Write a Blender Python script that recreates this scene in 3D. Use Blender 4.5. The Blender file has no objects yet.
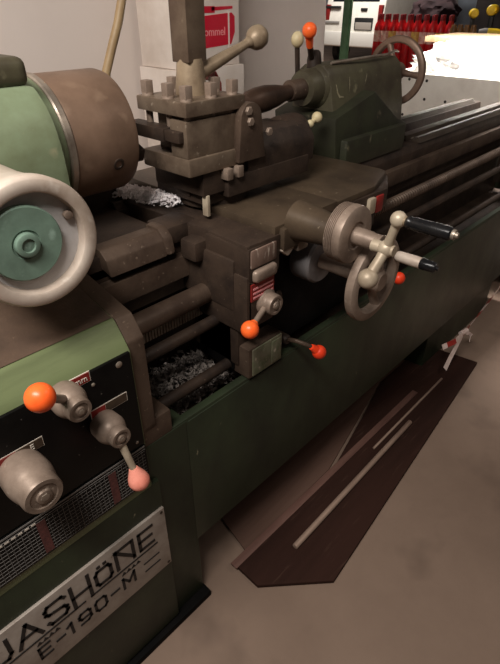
import bpy, bmesh, math, random
from mathutils import Vector, Matrix, noise
random.seed(7)
scene = bpy.context.scene
COL = scene.collection

# ------------------------------------------------------------------ materials
def S(c):  # sRGB 0-255 -> linear
    return tuple(((v/255)/12.92 if v/255 <= .04045 else ((v/255+.055)/1.055)**2.4) for v in c) + (1,)

def mat(name, c1, c2=None, rough=.5, metal=0., scale=12., bump=.0, spec=.35, c3=None, fine=80., stretch=None, mix=(.4, .65), wear=(.60, .68), noise_detail=6):
    """base colour c1 mottled with c2 (grime) and flecks of c3 (wear)"""
    m = bpy.data.materials.new(name); m.use_nodes = True
    nt = m.node_tree; N = nt.nodes; L = nt.links
    b = N['Principled BSDF']
    b.inputs['Roughness'].default_value = rough
    b.inputs['Metallic'].default_value = metal
    b.inputs['Specular IOR Level'].default_value = spec
    b.inputs['Base Color'].default_value = S(c1)
    tc = N.new('ShaderNodeTexCoord'); mp = N.new('ShaderNodeMapping')
    L.new(tc.outputs['Object'], mp.inputs['Vector'])
    if stretch: mp.inputs['Scale'].default_value = stretch
    src = None
    if c2:
        n = N.new('ShaderNodeTexNoise'); n.inputs['Scale'].default_value = scale; n.inputs['Detail'].default_value = noise_detail
        n.inputs['Roughness'].default_value = .65
        L.new(mp.outputs[0], n.inputs['Vector'])
        r = N.new('ShaderNodeMapRange'); r.inputs['From Min'].default_value = mix[0]; r.inputs['From Max'].default_value = mix[1]
        L.new(n.outputs['Fac'], r.inputs['Value'])
        mx = N.new('ShaderNodeMix'); mx.data_type = 'RGBA'
        mx.inputs[6].default_value = S(c1); mx.inputs[7].default_value = S(c2)
        L.new(r.outputs[0], mx.inputs[0]); src = mx.outputs[2]
        rr = N.new('ShaderNodeMapRange'); rr.inputs['To Min'].default_value = max(rough-.12, .08); rr.inputs['To Max'].default_value = min(rough+.15, 1)
        L.new(n.outputs['Fac'], rr.inputs['Value']); L.new(rr.outputs[0], b.inputs['Roughness'])
    if c3:
        n2 = N.new('ShaderNodeTexNoise'); n2.inputs['Scale'].default_value = fine; n2.inputs['Detail'].default_value = 3
        L.new(mp.outputs[0], n2.inputs['Vector'])
        r2 = N.new('ShaderNodeMapRange'); r2.inputs['From Min'].default_value = wear[0]; r2.inputs['From Max'].default_value = wear[1]
        L.new(n2.outputs['Fac'], r2.inputs['Value'])
        m2 = N.new('ShaderNodeMix'); m2.data_type = 'RGBA'
        m2.inputs[6].default_value = S(c1); m2.inputs[7].default_value = S(c3)
        if src: L.new(src, m2.inputs[6])
        L.new(r2.outputs[0], m2.inputs[0]); src = m2.outputs[2]
    if src: L.new(src, b.inputs['Base Color'])
    if bump:
        n3 = N.new('ShaderNodeTexNoise'); n3.inputs['Scale'].default_value = fine*1.5; n3.inputs['Detail'].default_value = 4
        L.new(mp.outputs[0], n3.inputs['Vector'])
        bp = N.new('ShaderNodeBump'); bp.inputs['Strength'].default_value = bump; bp.inputs['Distance'].default_value = .004
        L.new(n3.outputs['Fac'], bp.inputs['Height']); L.new(bp.outputs[0], b.inputs['Normal'])
    return m

M = {}
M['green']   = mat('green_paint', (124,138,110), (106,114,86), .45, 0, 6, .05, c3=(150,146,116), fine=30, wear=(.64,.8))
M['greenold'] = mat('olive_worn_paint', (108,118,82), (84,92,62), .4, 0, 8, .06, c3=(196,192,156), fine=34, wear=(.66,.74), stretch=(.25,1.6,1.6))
M['greenshade']= mat('green_paint_shaded', (45,53,37), (34,38,28), .40, 0, 5, .08, c3=(128,122,98), fine=38, wear=(.72,.80), stretch=(1,1,.6))  # headstock green darkened: shade of the front is put into the colour
M['greentail']=mat('green_tailstock_paint', (78,74,56), (60,53,42), .45, 0, 9, .08, c3=(122,116,92), fine=24, wear=(.66,.78))
M['iron']    = mat('oily_cast_iron', (92,76,64), (66,52,43), .48, .3, 9, .12, c3=(132,114,98), fine=90, wear=(.66,.78))
M['irondark']= mat('greasy_dark_iron', (66,53,44), (42,33,28), .5, .2, 10, .15, c3=(104,88,75), fine=120, wear=(.68,.80))
M['irontop'] = mat('grimy_brown_iron', (88,70,57), (64,50,41), .55, .1, 6, .1, c3=(112,92,76), fine=140, wear=(.68,.8))
M['way']     = mat('ground_way_steel', (84,74,64), (58,49,42), .36, .4, 16, .05, c3=(160,150,138), fine=50, wear=(.66,.76), stretch=(.25,2,2))
M['chuck']   = mat('brown_stained_steel', (126,102,85), (102,81,66), .42, .25, 6, .03, c3=(146,122,102), fine=18, wear=(.6,.8))
M['steel']   = mat('worn_steel', (168,156,142), (120,106,94), .36, .55, 14, .03, c3=(205,196,184), fine=60, wear=(.66,.76))
M['dull']    = mat('dull_grey_metal', (148,130,116), (112,96,84), .45, .25, 12, .06, c3=(176,160,146), fine=70, wear=(.66,.78))
M['pale']    = mat('pale_worn_metal', (188,174,152), (156,140,120), .42, .2, 14, .03)
M['brass']   = mat('tan_worn_metal', (156,138,114), (124,106,86), .42, .25, 14, .03, c3=(180,164,140), fine=60, wear=(.66,.78))
M['slide']   = mat('olive_rubbed_iron', (88,74,59), (64,53,43), .38, .25, 5, .06, c3=(146,130,108), fine=70, wear=(.68,.8))
M['ring']    = mat('light_grey_alloy', (206,192,178), (172,154,138), .4, .15, 7, .03, c3=(222,212,200), fine=26, wear=(.6,.75))
M['teal']    = mat('worn_teal_disc', (118,142,126), (98,118,104), .5, 0, 16, .06, c3=(146,170,156), fine=40, wear=(.62,.75))
M['black']   = mat('black_panel', (11,10,10), (16,15,14), .4, 0, 20, .02, c3=(112,106,98), fine=130, wear=(.735,.79), spec=.15)
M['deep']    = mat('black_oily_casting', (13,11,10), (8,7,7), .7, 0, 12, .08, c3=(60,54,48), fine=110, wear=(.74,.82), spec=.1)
M['blackplastic'] = mat('black_plastic', (20,20,22), (30,28,28), .25, 0, 20)
M['orange']  = mat('orange_plastic', (255,112,50), (250,92,34), .32, 0, 14)
M['orange2'] = mat('red_orange_plastic', (236,66,30), (205,52,24), .42, 0, 14)
M['pink']    = mat('faded_pink_plastic', (246,160,140), (230,136,116), .45, 0, 14)
M['cream']   = mat('cream_plastic', (214,200,160), (188,172,134), .45, 0, 20)
M['redlab']  = mat('red_label', (140,38,34), (116,34,30), .45, 0, 60)
M['whitelab']= mat('white_print', (205,195,182), None, .5)
M['olive']   = mat('brown_label', (70,56,42), (54,42,34), .5, 0, 50)
M['plate']   = mat('silver_plate', (170,160,150), (146,134,124), .42, .15, 12, .02, c3=(120,106,94), fine=70, wear=(.68,.8))
M['ink']     = mat('black_ink', (26,24,24), None, .5)
M['wall']    = mat('painted_wall', (216,203,194), (207,194,185), .85, 0, 1.2, .03, fine=40)
M['farwall'] = mat('grey_blue_wall', (168,176,186), (150,156,166), .85, 0, 1.5)
M['concrete']= mat('stained_concrete', (134,113,98), (122,102,88), .8, 0, 1.6, .06, c3=(106,88,76), fine=5, wear=(.55,.8), noise_detail=9)
M['board']   = mat('oil_soaked_board', (54,35,29), (43,28,23), .85, 0, 3, .1, c3=(66,47,39), fine=40, stretch=(.25,3,1), wear=(.62,.76), spec=.08)
M['bar']     = mat('rusty_bar', (160,136,120), (120,96,84), .5, .2, 10, .05, stretch=(.3,2,2))
M['redbar']  = mat('reddish_bar', (112,82,72), (88,60,52), .6, .1, 8, .05, stretch=(.3,2,2))
M['swarf']   = mat('metal_chips', (172,162,154), (96,86,80), .45, .1, 90)
M['swarfpale']=mat('pale_chips', (255,250,250), (245,238,238), .7, 0, 40)
M['hose']    = mat('tan_hose', (150,126,92), (128,104,74), .5, 0, 10)
M['carton']  = mat('white_carton', (226,214,204), (210,196,184), .7, 0, 5)
M['crimson'] = mat('crimson_print', (196,22,48), None, .55)
M['pinkprint'] = mat('pale_pink_print', (226,150,150), None, .55)
M['redrub']  = mat('red_rubber', (150,40,36), (112,32,28), .5, 0, 20)
M['tapew']   = mat('tape_white', (226,206,198), (200,176,166), .5, 0, 30)
M['taper']   = mat('tape_red', (160,44,36), (130,36,30), .5, 0, 30)
M['vanw']    = mat('white_car_paint', (226,220,208), (214,206,194), .3, 0, 3)
M['dark']    = mat('dark_trim', (30,28,28), None, .5)
M['glass']   = mat('dark_window', (24,26,30), None, .1)
M['grey']    = mat('grey_plastic', (128,122,116), None, .5)
M['redpaint']= mat('bright_red_paint', (196,24,28), (160,16,22), .35, 0, 8)
M['labely']  = mat('yellowish_label', (222,186,96), (196,120,80), .6, 0, 30)
M['labelw']  = mat('pale_label', (226,190,176), (206,120,110), .6, 0, 30)
M['maroon']  = mat('dark_maroon_cloth', (34,9,11), (22,6,8), .9, 0, 10, .3)
M['yellow']  = mat('yellow_plastic', (232,196,30), (214,172,24), .4, 0, 10)
M['sheet']   = mat('pale_sheet_metal', (226,220,210), (208,200,190), .5, 0, 4, .02)
M['hole']    = mat('punched_hole', (52,46,42), None, .8)
M['wood']    = mat('pale_plywood', (222,190,152), (200,164,124), .6, 0, 5, .03, stretch=(.4,3,1))
M['film']    = mat('white_plastic_film', (250,248,245), (240,238,236), .35, 0, 6, .1)
M['postgreen'] = mat('green_post_paint', (138,186,146), (112,152,118), .45, 0, 6)
M['brownjar']= mat('brown_jar', (120,84,46), (84,56,30), .35, 0, 10)
M['bench']   = mat('dark_bench', (48,40,38), (34,28,27), .7, 0, 6)

# ------------------------------------------------------------------ mesh builder
class MB:
    def __init__(s): s.bm = bmesh.new()
    def _geo(s, verts, faces, mi=0):
        vs = [s.bm.verts.new(v) for v in verts]
        for f in faces:
            try:
                fc = s.bm.faces.new([vs[i] for i in f]); fc.material_index = mi
            except ValueError: pass
        return vs
    def box(s, x0, x1, y0, y1, z0, z1, bev=0., seg=2, mi=0, rot=None, piv=None):
        b = bmesh.new()
        bmesh.ops.create_cube(b, size=1)
        bmesh.ops.scale(b, vec=(x1-x0, y1-y0, z1-z0), verts=b.verts)
        if bev: bmesh.ops.bevel(b, geom=b.edges[:], offset=bev, segments=seg, profile=.6, affect='EDGES', clamp_overlap=True)
        c = Vector(((x0+x1)/2, (y0+y1)/2, (z0+z1)/2))
        bmesh.ops.translate(b, vec=c, verts=b.verts)
        if rot is not None:
            bmesh.ops.rotate(b, cent=Vector(piv) if piv else c, matrix=rot, verts=b.verts)
        s.merge(b, mi); return s
    def merge(s, b, mi=0):
        mp = {}
        for v in b.verts: mp[v] = s.bm.verts.new(v.co)
        for f in b.faces:
            try:
                n = s.bm.faces.new([mp[v] for v in f.verts]); n.material_index = mi
            except ValueError: pass
        b.free()
    def frame(s, d):
        d = Vector(d).normalized()
        up = Vector((0,0,1)) if abs(d.z) < .9 else Vector((1,0,0))
        u = up.cross(d).normalized(); v = d.cross(u)
        return d, u, v
    def lathe(s, p0, d, prof, n=32, mi=0, cap=True):
        """prof: list of (distance along d, radius)"""
        d, u, v = s.frame(d); p0 = Vector(p0); rings = []
        for t, r in prof:
            rings.append([s.bm.verts.new(p0 + d*t + (u*math.cos(2*math.pi*k/n) + v*math.sin(2*math.pi*k/n))*max(r,1e-5)) for k in range(n)])
        for a, b in zip(rings, rings[1:]):
            for k in range(n):
                f = s.bm.faces.new((a[k], a[(k+1)%n], b[(k+1)%n], b[k])); f.material_index = mi
        if cap:
            for r_, rev in ((rings[0], True), (rings[-1], False)):
                f = s.bm.faces.new(r_[::-1] if rev else r_); f.material_index = mi
        return s
    def cyl(s, p0, p1, r, r2=None, n=24, mi=0, bev=0.):
        p0 = Vector(p0); p1 = Vector(p1); l = (p1-p0).length; r2 = r if r2 is None else r2
        if bev: pr = [(0, r-bev), (bev*.3, r-bev*.3), (bev, r), (l-bev, r2), (l-bev*.3, r2-bev*.3), (l, r2-bev)]
        else: pr = [(0, r), (l, r2)]
        return s.lathe(p0, p1-p0, pr, n, mi)
    def tube(s, pts, r, n=12, mi=0):
        pts = [Vector(p) for p in pts]; rings = []; u = None
        rs = r if isinstance(r, (list, tuple)) else [r]*len(pts)
        for i, p in enumerate(pts):
            d = (pts[min(i+1, len(pts)-1)] - pts[max(i-1, 0)]).normalized()
            if u is None: _, u, _ = s.frame(d)
            u = (u - d*u.dot(d)).normalized(); v = d.cross(u)
            rings.append([s.bm.verts.new(p + (u*math.cos(2*math.pi*k/n)+v*math.sin(2*math.pi*k/n))*rs[i]) for k in range(n)])
        for a, b in zip(rings, rings[1:]):
            for k in range(n):
                f = s.bm.faces.new((a[k], a[(k+1)%n], b[(k+1)%n], b[k])); f.material_index = mi
        s.bm.faces.new(rings[0][::-1]).material_index = mi; s.bm.faces.new(rings[-1]).material_index = mi
        return s
    def sphere(s, c, r, mi=0, sc=(1,1,1), n=24):
        b = bmesh.new(); bmesh.ops.create_uvsphere(b, u_segments=n, v_segments=n//2, radius=1)
        for v in b.verts: v.co = Vector((v.co.x*r*sc[0], v.co.y*r*sc[1], v.co.z*r*sc[2])) + Vector(c)
        s.merge(b, mi); return s
    def torus(s, c, d, R, r, n=48, m=12, mi=0, flat=1.):
        d, u, v = s.frame(d); c = Vector(c); rings = []
        for i in range(n):
            a = 2*math.pi*i/n; e = u*math.cos(a)+v*math.sin(a)
            rings.append([s.bm.verts.new(c + e*(R + r*math.cos(2*math.pi*k/m)) + d*(r*flat*math.sin(2*math.pi*k/m))) for k in range(m)])
        for i in range(n):
            a, b = rings[i], rings[(i+1)%n]
            for k in range(m):
                f = s.bm.faces.new((a[k], b[k], b[(k+1)%m], a[(k+1)%m])); f.material_index = mi
        return s
    def prism(s, poly, axis, a0, a1, mi=0, bev=0.):
        """poly: list of 2-D points; axis X -> (y,z), Y -> (x,z), Z -> (x,y)"""
        b = bmesh.new()
        def P(p, a):
            return {'X': (a, p[0], p[1]), 'Y': (p[0], a, p[1]), 'Z': (p[0], p[1], a)}[axis]
        A = [b.verts.new(P(p, a0)) for p in poly]; B = [b.verts.new(P(p, a1)) for p in poly]
        n = len(poly)
        b.faces.new(A); b.faces.new(B[::-1])
        for i in range(n): b.faces.new((A[i], B[i], B[(i+1)%n], A[(i+1)%n]))
        bmesh.ops.recalc_face_normals(b, faces=b.faces)
        if bev: bmesh.ops.bevel(b, geom=b.edges[:], offset=bev, segments=2, profile=.6, affect='EDGES', clamp_overlap=True)
        s.merge(b, mi); return s
    def build(s, name, mats, parent=None, ang=38):
        bm = s.bm
        bmesh.ops.recalc_face_normals(bm, faces=bm.faces)
        lo = Vector((min(v.co[i] for v in bm.verts) for i in range(3))); hi = Vector((max(v.co[i] for v in bm.verts) for i in range(3)))
        c = (lo+hi)/2
        if parent is None: c.z = lo.z
        for v in bm.verts: v.co -= c
        me = bpy.data.meshes.new(name); bm.to_mesh(me); bm.free()
        for p in me.polygons: p.use_smooth = True
        me.set_sharp_from_angle(angle=math.radians(ang))
        for m in (mats if isinstance(mats, (list, tuple)) else [mats]): me.materials.append(m)
        o = bpy.data.objects.new(name, me); COL.objects.link(o)
        pw = Vector((0,0,0))
        if parent is not None:
            o.parent = parent; q = parent
            while q is not None: pw += q.location; q = q.parent
        o.location = c - pw
        return o

def tag(o, label=None, cat=None, group=None, kind=None):
    for k, v in (('label', label), ('category', cat), ('group', group), ('kind', kind)):
        if v: o[k] = v
    return o
def empty(name, loc):
    o = bpy.data.objects.new(name, None); o.empty_display_size = .1; COL.objects.link(o); o.location = loc; return o
def text(name, body, loc, size, m, parent, rz=0., rx=90, sx=1., align='LEFT', bold=.0):
    cu = bpy.data.curves.new('t', 'FONT'); cu.body = body; cu.size = size; cu.extrude = .0006; cu.offset = bold; cu.align_x = align
    t = bpy.data.objects.new('t', cu); COL.objects.link(t)
    bpy.context.view_layer.update()
    me = bpy.data.meshes.new_from_object(t.evaluated_get(bpy.context.evaluated_depsgraph_get()))
    bpy.data.objects.remove(t); bpy.data.curves.remove(cu)
    R = Matrix.Rotation(math.radians(rz), 4, 'Z') @ Matrix.Rotation(math.radians(rx), 4, 'X') @ Matrix.Diagonal((sx,1,1,1))
    me.transform(R); me.name = name
    me.materials.clear(); me.materials.append(m)
    b = MB(); b.bm.from_mesh(me)
    bpy.data.meshes.remove(me)
    bmesh.ops.translate(b.bm, vec=Vector(loc), verts=b.bm.verts)
    for f in b.bm.faces: f.material_index = 0
    return b.build(name, m, parent)

# ------------------------------------------------------------------ the setting
o = MB().box(-3, 19.4, -4, 16, -.1, 0).build('floor', M['concrete']); tag(o, kind='structure')
o = MB().prism([(-2.6, 0), (2.50, 0), (2.45, 1.385), (2.38, 3.0), (-2.6, 3.0)], 'Y', 1.78, 1.9).build('wall_back', M['wall']); tag(o, kind='structure')
o = MB().box(19.4, 19.6, -4, 16, 0, 3.6).build('wall_far', M['farwall']); tag(o, kind='structure')

# ------------------------------------------------------------------ the lathe
AY, AZ = 1.02, 1.278      # spindle axis
WZ = 1.055                # way top
CZK = 1.263               # chuck centre
lathe = empty('metalworking_lathe', (1.2, .95, 0))
tag(lathe, 'large old green and brown metalworking lathe with orange lever knobs and handwheels', 'lathe')

# base: pedestals and long green front
b = MB()
b.box(-.6, .512, .675, 1.25, 0, .705, .006)
base = b.build('left_pedestal', M['greenshade'], lathe)
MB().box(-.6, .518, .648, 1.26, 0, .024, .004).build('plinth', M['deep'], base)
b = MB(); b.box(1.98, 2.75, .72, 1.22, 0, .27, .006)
b.build('right_pedestal', M['greenshade'], lathe)
b = MB()   # tray: front skirt, back skirt, floor
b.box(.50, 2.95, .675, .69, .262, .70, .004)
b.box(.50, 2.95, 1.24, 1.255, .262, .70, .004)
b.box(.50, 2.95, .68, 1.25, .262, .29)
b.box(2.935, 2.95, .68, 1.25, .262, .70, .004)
b.build('tray_skirt', M['greenshade'], lathe)
b = MB()
b.box(.40, 2.95, .685, 1.25, .60, .635)
b.build('chip_tray', M['irondark'], lathe)
b = MB(); b.box(.40, 2.95, .678, .70, .62, .708, .004); b.build('tray_lip', M['greenshade'], lathe)

# bed
b = MB()
b.box(.42, 2.92, .90, 1.14, .63, .93)
b.prism([(.875,.90),(.875,1.03),(.885,WZ),(.965,WZ),(.975,1.0),(1.07,1.0),(1.08,WZ),(1.155,WZ),(1.165,1.03),(1.165,.90)], 'X', .42, 2.92, 0, .003)
bed = b.build('bed', M['irondark'], lathe)
b = MB()
b.prism([(.876,WZ-.002),(.888,WZ+.016),(.902,WZ+.016),(.916,WZ-.002)], 'X', 1.86, 2.92)
b.box(1.84, 2.93, .925, .962, WZ-.004, WZ+.02, .003)
b.build('front_way', M['way'], bed)
b = MB()
b.prism([(1.085,WZ-.002),(1.10,WZ+.018),(1.112,WZ+.018),(1.127,WZ-.002)], 'X', .66, 2.86)
b.box(.66, 2.88, 1.136, 1.156, WZ-.004, WZ+.010, .002)
b.build('rear_way', M['way'], bed)
b = MB()
b.prism([(.842,WZ-.035),(.852,WZ+.0),(.872,WZ+.018),(.905,WZ+.018),(.925,WZ-.01)], 'X', .475, .625, 0, .004)
b.prism([(.84,WZ-.035),(.848,WZ+.004),(.870,WZ+.024),(.912,WZ+.024),(.93,WZ-.01)], 'X', .622, .648, 0, .008)
b.build('way_cover', M['iron'], bed)
b = MB()
b.box(.40, .72, 1.12, 1.24, .70, 1.125, .01)
b.box(.44, .66, .875, 1.165, WZ-.05, WZ+.002, .004)
b.build('gap_bridge', M['irondark'], bed)
# gear rack and rods
b = MB(); b.box(.44, 2.9, .850, .876, .945, 1.0, .003)
b.build('gear_rack', M['iron'], lathe)
b = MB()
b.lathe((.44,.80,.915), (1,0,0), [(0,.025),(.34,.025),(.36,.02)], 24)
pr = []
t = .36
while t < 2.42:
    pr += [(t,.019),(t+.006,.019),(t+.008,.0155),(t+.014,.0155)]; t += .016
b.lathe((.44,.80,.915), (1,0,0), pr, 16)
b.build('lead_screw', M['iron'], lathe)
b = MB(); b.cyl((.44,.775,.846), (2.86,.775,.846), .015)
b.build('feed_rod', M['irondark'], lathe)
b = MB(); b.cyl((.42,.738,.730), (2.86,.738,.730), .0145)
b.build('switch_rod', M['irondark'], lathe)
b = MB()
b.box(2.80, 2.88, .70, .88, .70, .96, .008)
b.build('rod_bracket', M['irondark'], lathe)
b = MB(); b.box(.45, .74, .828, .86, .838, .884, .002)
for k in range(34): b.box(.452+k*.0084, .456+k*.0084, .824, .832, .841, .881)
b.build('rack_strip', mat('bright_rack', (176,164,150), (130,116,104), .45, .2, 30, .1), lathe)

# gearbox housing with bevelled top
b = MB()
b.prism([(.662,.60),(.662,.968),(.672,.985),(.70,1.022),(.84,1.055),(.95,1.055),(.95,.60)], 'X', -.6, .388, 0, .006)
gear = b.build('gearbox_housing', M['greenold'], lathe)
b = MB(); b.prism([(.708,1.0215),(.842,1.0555),(.842,1.060),(.704,1.0245)], 'X', -.59, .384)
b.build('housing_top', M['irontop'], gear)
b = MB()
b.prism([(.69,.71),(.672,.76),(.672,.98),(.70,1.02),(.84,1.05),(.92,1.05),(.92,.71)], 'X', .388, .425, 0, .004)
b.box(.388, .47, .678, .78, .69, .765, .005)
b.build('end_bracket', M['iron'], lathe)
# lower raised panel carrying the name plate
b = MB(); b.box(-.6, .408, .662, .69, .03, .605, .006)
b.build('lower_cover', M['greenshade'], lathe)

# control panel
PY = .660
b = MB(); b.box(-.5, .383, PY-.002, PY+.006, .742, .972, .002)
panel = b.build('control_panel', M['black'], lathe)
b = MB(); b.box(-.5, .383, PY-.003, PY+.006, .628, .738, .001)
chart = b.build('feed_chart', M['black'], lathe)
def flat(x0, x1, z0, z1, y, m, name, parent, th=.0008):
    return MB().box(x0, x1, y-th, y+.001, z0, z1).build(name, m, parent)
b = MB()
y = PY-.003
for i in range(11):
    z = .634 + i*.0088
    b.box(-.5, .378, y-.0006, y+.001, z, z+.0007)
for i in range(88):
    x = -.495 + i*.00995
    b.box(x, x+.0007, y-.0006, y+.001, .632, .722)
b.box(-.5, .38, y-.0008, y+.001, .7335, .7372)
b.box(-.5, .38, y-.0008, y+.001, .727, .7285)
b.build('chart_grid', mat('grid_print', (112,108,104), None, .5), chart)
drp = mat('dull_red_print', (100,58,55), (74,44,43), .5, 0, 90)
for x in (.14, .29, -.02, -.18): MB().box(x, x+.017, y-.0007, y+.001, .634, .722).build('chart_column', drp, chart)
b = MB()
for k in range(7): 
    x = .06+k*.012
    b.box(x, x+.008, y-.0012, y+.001, .7225, .7265)
b.build('chart_heading', M['whitelab'], chart)
yl = PY-.002
def strip(x0, x1, zl, split, txt):
    flat(x0, x1, zl, zl+.021, yl, M['whitelab'], 'label_border', panel, .0006)
    flat(x0+.0015, split, zl+.0015, zl+.0195, yl-.0006, M['redlab'] if txt != 'E' else M['redlab'], 'red_label', panel, .0006)
    flat(split+.001, x1-.0015, zl+.0015, zl+.0195, yl-.0006, M['redlab'] if txt=='S' else M['olive'], 'dark_label', panel, .0006)
strip(.205, .300, .956, .25, 'S'); strip(.285, .362, .872, .315, 'A'); strip(.06, .196, .879, .150, 'E')
text('label_lettering', 'Smm', (.262, yl-.0014, .961), .016, M['whitelab'], panel)
text('label_lettering', 'E', (.172, yl-.0014, .884), .016, M['whitelab'], panel)
text('label_lettering', 'D', (.108, yl-.0014, .884), .016, M['whitelab'], panel)
for (x, z, r) in ((.357,.958,.0065), (.302,.945,.0035), (.366,.756,.0035)):
    MB().lathe((x, PY-.001, z), (0,-1,0), [(0,r),(.002,r),(.003,r*.7)], 16).lathe((x,PY-.0035,z),(0,-1,0),[(0,r*.45),(.001,r*.4)],6).build('panel_screw', M['steel'], panel)

def selector(x, z, y0, yf, r0, rf, knob, kmat, kr, name='selector_lever', mm='dull', arm_from=.5):
    """turned hub standing out of the panel along -Y with a lever and ball knob"""
    L = y0-yf
    b = MB()
    b.lathe((x,y0,z), (0,-1,0), [(0,r0*.90),(L*.10,r0*.97),(L*.42,r0),(L*.50,r0*.98),(L*.66,(r0*.45+rf*.55)),(L*.72,rf*1.02),(L*.95,rf*1.0),(L,rf*.93),(L,rf*.70),(L-.002,rf*.66),(L-.002,rf*.40),(L+.002,rf*.36),(L+.003,rf*.2)], 40)
    p = b.build(name, M[mm], lathe)
    b = MB(); b.lathe((x,yf-.001,z), (0,-1,0), [(0,rf*.26),(.0025,rf*.22),(.0025,rf*.1)], 6)
    b.build('hub_screw', M['steel'], p)
    if knob:
        a = Vector((x, y0-L*arm_from, z)); k = Vector(knob)
        MB().cyl(a, k, .0075, .006, 14).build('lever_rod', M['pale'] if kmat=='pink' else M['dull'], p)
        b = MB()
        if kmat == 'pink':
            d = (k-a).normalized()
            b.lathe(k-d*kr*1.25, d, [(0,kr*.40),(kr*.3,kr*.55),(kr*.9,kr*.86),(kr*1.4,kr),(kr*1.9,kr*.88),(kr*2.2,kr*.6),(kr*2.35,kr*.2)], 28)
        else:
            b.sphere(k, kr)
            d = (k-a).normalized(); b.cyl(k-d*kr*1.15, k-d*kr*.7, kr*.45, kr*.6, 16)
        kb = b.build('ball_knob', M[kmat], p)
        return p, kb
    return p, None
p, k = selector(.246, .957, .659, .600, .029, .021, (.176,.548,1.061), 'orange', .0205, arm_from=.30)
tag(k, 'bright orange ball knob')
p, k = selector(.304, .855, .659, .597, .029, .020, (.312,.580,.757), 'pink', .0205, arm_from=.75)
tag(k, 'faded pink pear-shaped knob')
p, k = selector(.148, .862, .659, .575, .039, .033, None, None, 0)
# flange of the third
# name plate with lettering
NY = .655
b = MB(); b.box(-.17, .403, NY, .664, .302, .518, .0015)
plate = b.build('name_plate', M['plate'], lathe)
x = -.055
def glyph(pls, x, z, w, h, t, b):
    for pl in pls:
        for (a, c) in zip(pl, pl[1:]):
            p0 = Vector((x+a[0]*w, 0, z+a[1]*h)); p1 = Vector((x+c[0]*w, 0, z+c[1]*h))
            d = (p1-p0); l = d.length; an = math.atan2(d.z, d.x); m_ = (p0+p1)/2
            b.box(m_.x-l/2-t/2, m_.x+l/2+t/2, NY-.0012, NY+.001, m_.z-t/2, m_.z+t/2, rot=Matrix.Rotation(-an, 3, 'Y'))
G = {
 'J': [[(.95,1),(.95,.22),(.72,.02),(.2,.02),(0,.22)]],
 'A': [[(0,0),(.5,1),(1,0)],[(.2,.36),(.8,.36)]],
 'S': [[(1,.86),(.85,1),(.15,1),(0,.86),(0,.64),(.15,.54),(.85,.46),(1,.34),(1,.14),(.85,0),(.15,0),(0,.14)]],
 'H': [[(0,0),(0,1.05)],[(1,0),(1,1.05)],[(0,.5),(1,.5)]],
 'Ö': [[(.15,0),(.85,0),(1,.14),(1,.64),(.85,.78),(.15,.78),(0,.64),(0,.14),(.15,0)],[(.28,.99),(.30,.99)],[(.70,.99),(.72,.99)]],
 'N': [[(0,0),(0,1.05)],[(0,1.02),(.9,1.02)],[(1,1.02),(1,0)],[(0.0,1.02),(.98,.1)]],
 'E': [[(.95,1),(0,1),(0,.06)],[(0,.52),(.85,.52)],[(.95,.04),(0,.04)]],
 'U': [[(0,1),(0,.2),(.2,.02),(.8,.02),(1,.2),(1,1)]],
}
b = MB()
lz = .432; lh = .060
for ch, gx, w in (('J', -.012,.034), ('A', .036,.046), ('S', .098,.042), ('H', .155,.040), ('Ö', .211,.037), ('N', .264,.044), ('E', .326,.038)):
    glyph(G[ch], gx, lz if ch not in 'H' else lz-.012, w, lh if ch not in 'H' else lh+.010, .0082, b)
# underlines
b.box(-.15, .178, NY-.0012, NY+.001, .416, .4205); b.box(.19, .372, NY-.0012, NY+.001, .416, .4205)
b.box(.326, .372, NY-.0012, NY+.001, .376, .3795); b.box(.326, .372, NY-.0012, NY+.001, .346, .3495)
b.box(-.15, -.01, NY-.0012, NY+.001, .376, .3795); b.box(-.15, -.01, NY-.0012, NY+.001, .346, .3495)
for x0 in (.062, .268):
    for k in range(4):
        b.prism([(x0+k*.013, .400),(x0+k*.013+.0065,.410),(x0+k*.013+.013,.400)], 'Y', NY-.0012, NY+.001)
b.build('plate_lettering', M['ink'], plate)
G.update({'1': [[(.1,.82),(.55,1),(.55,0)]], '9': [[(.05,.04),(.7,.04),(1,.24),(1,.84),(.82,1),(.18,1),(0,.84),(0,.62),(.18,.46),(.95,.46)]],
 '0': [[(.2,0),(.8,0),(1,.18),(1,.82),(.8,1),(.2,1),(0,.82),(0,.18),(.2,0)]], '-': [[(.1,.45),(.9,.45)]], 'M': [[(0,0),(0,1),(.5,.35),(1,1),(1,0)]]})
b = MB()
for ch, gx, w in (('E',.062,.024),('-',.098,.020),('1',.124,.020),('9',.154,.026),('0',.194,.026),('-',.232,.024),('M',.268,.030)):
    glyph(G[ch], gx, .350, w, .038, .0062, b)
b.build('model_lettering', M['ink'], plate)
for (x, z) in ((.394,.508),(.394,.312)):
    MB().lathe((x, NY+.001, z), (0,-1,0), [(0,.004),(.002,.0038),(.003,.002)], 12).build('rivet', M['irondark'], plate)

# headstock
b = MB()
b.prism([(.84,1.04),(.84,1.26),(.846,1.305),(.862,1.345),(.90,1.382),(1.12,1.386),(1.20,1.32),(1.21,1.04)], 'X', -.6, .432, 0, .020)
b.lathe((.33,AY,CZK), (1,0,0), [(0,.122),(.122,.122),(.138,.118)], 48)
head = b.build('headstock', M['green'], lathe)
b = MB(); b.box(-.6, .426, .905, 1.13, 1.378, 1.424, .018, 4)
b.build('headstock_lid', M['greentail'], head)
b = MB(); b.lathe((.466,AY,CZK), (1,0,0), [(0,.122),(.003,.1245),(.013,.1245),(.016,.122)], 56)
b.build('spindle_flange', M['steel'], head)
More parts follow.
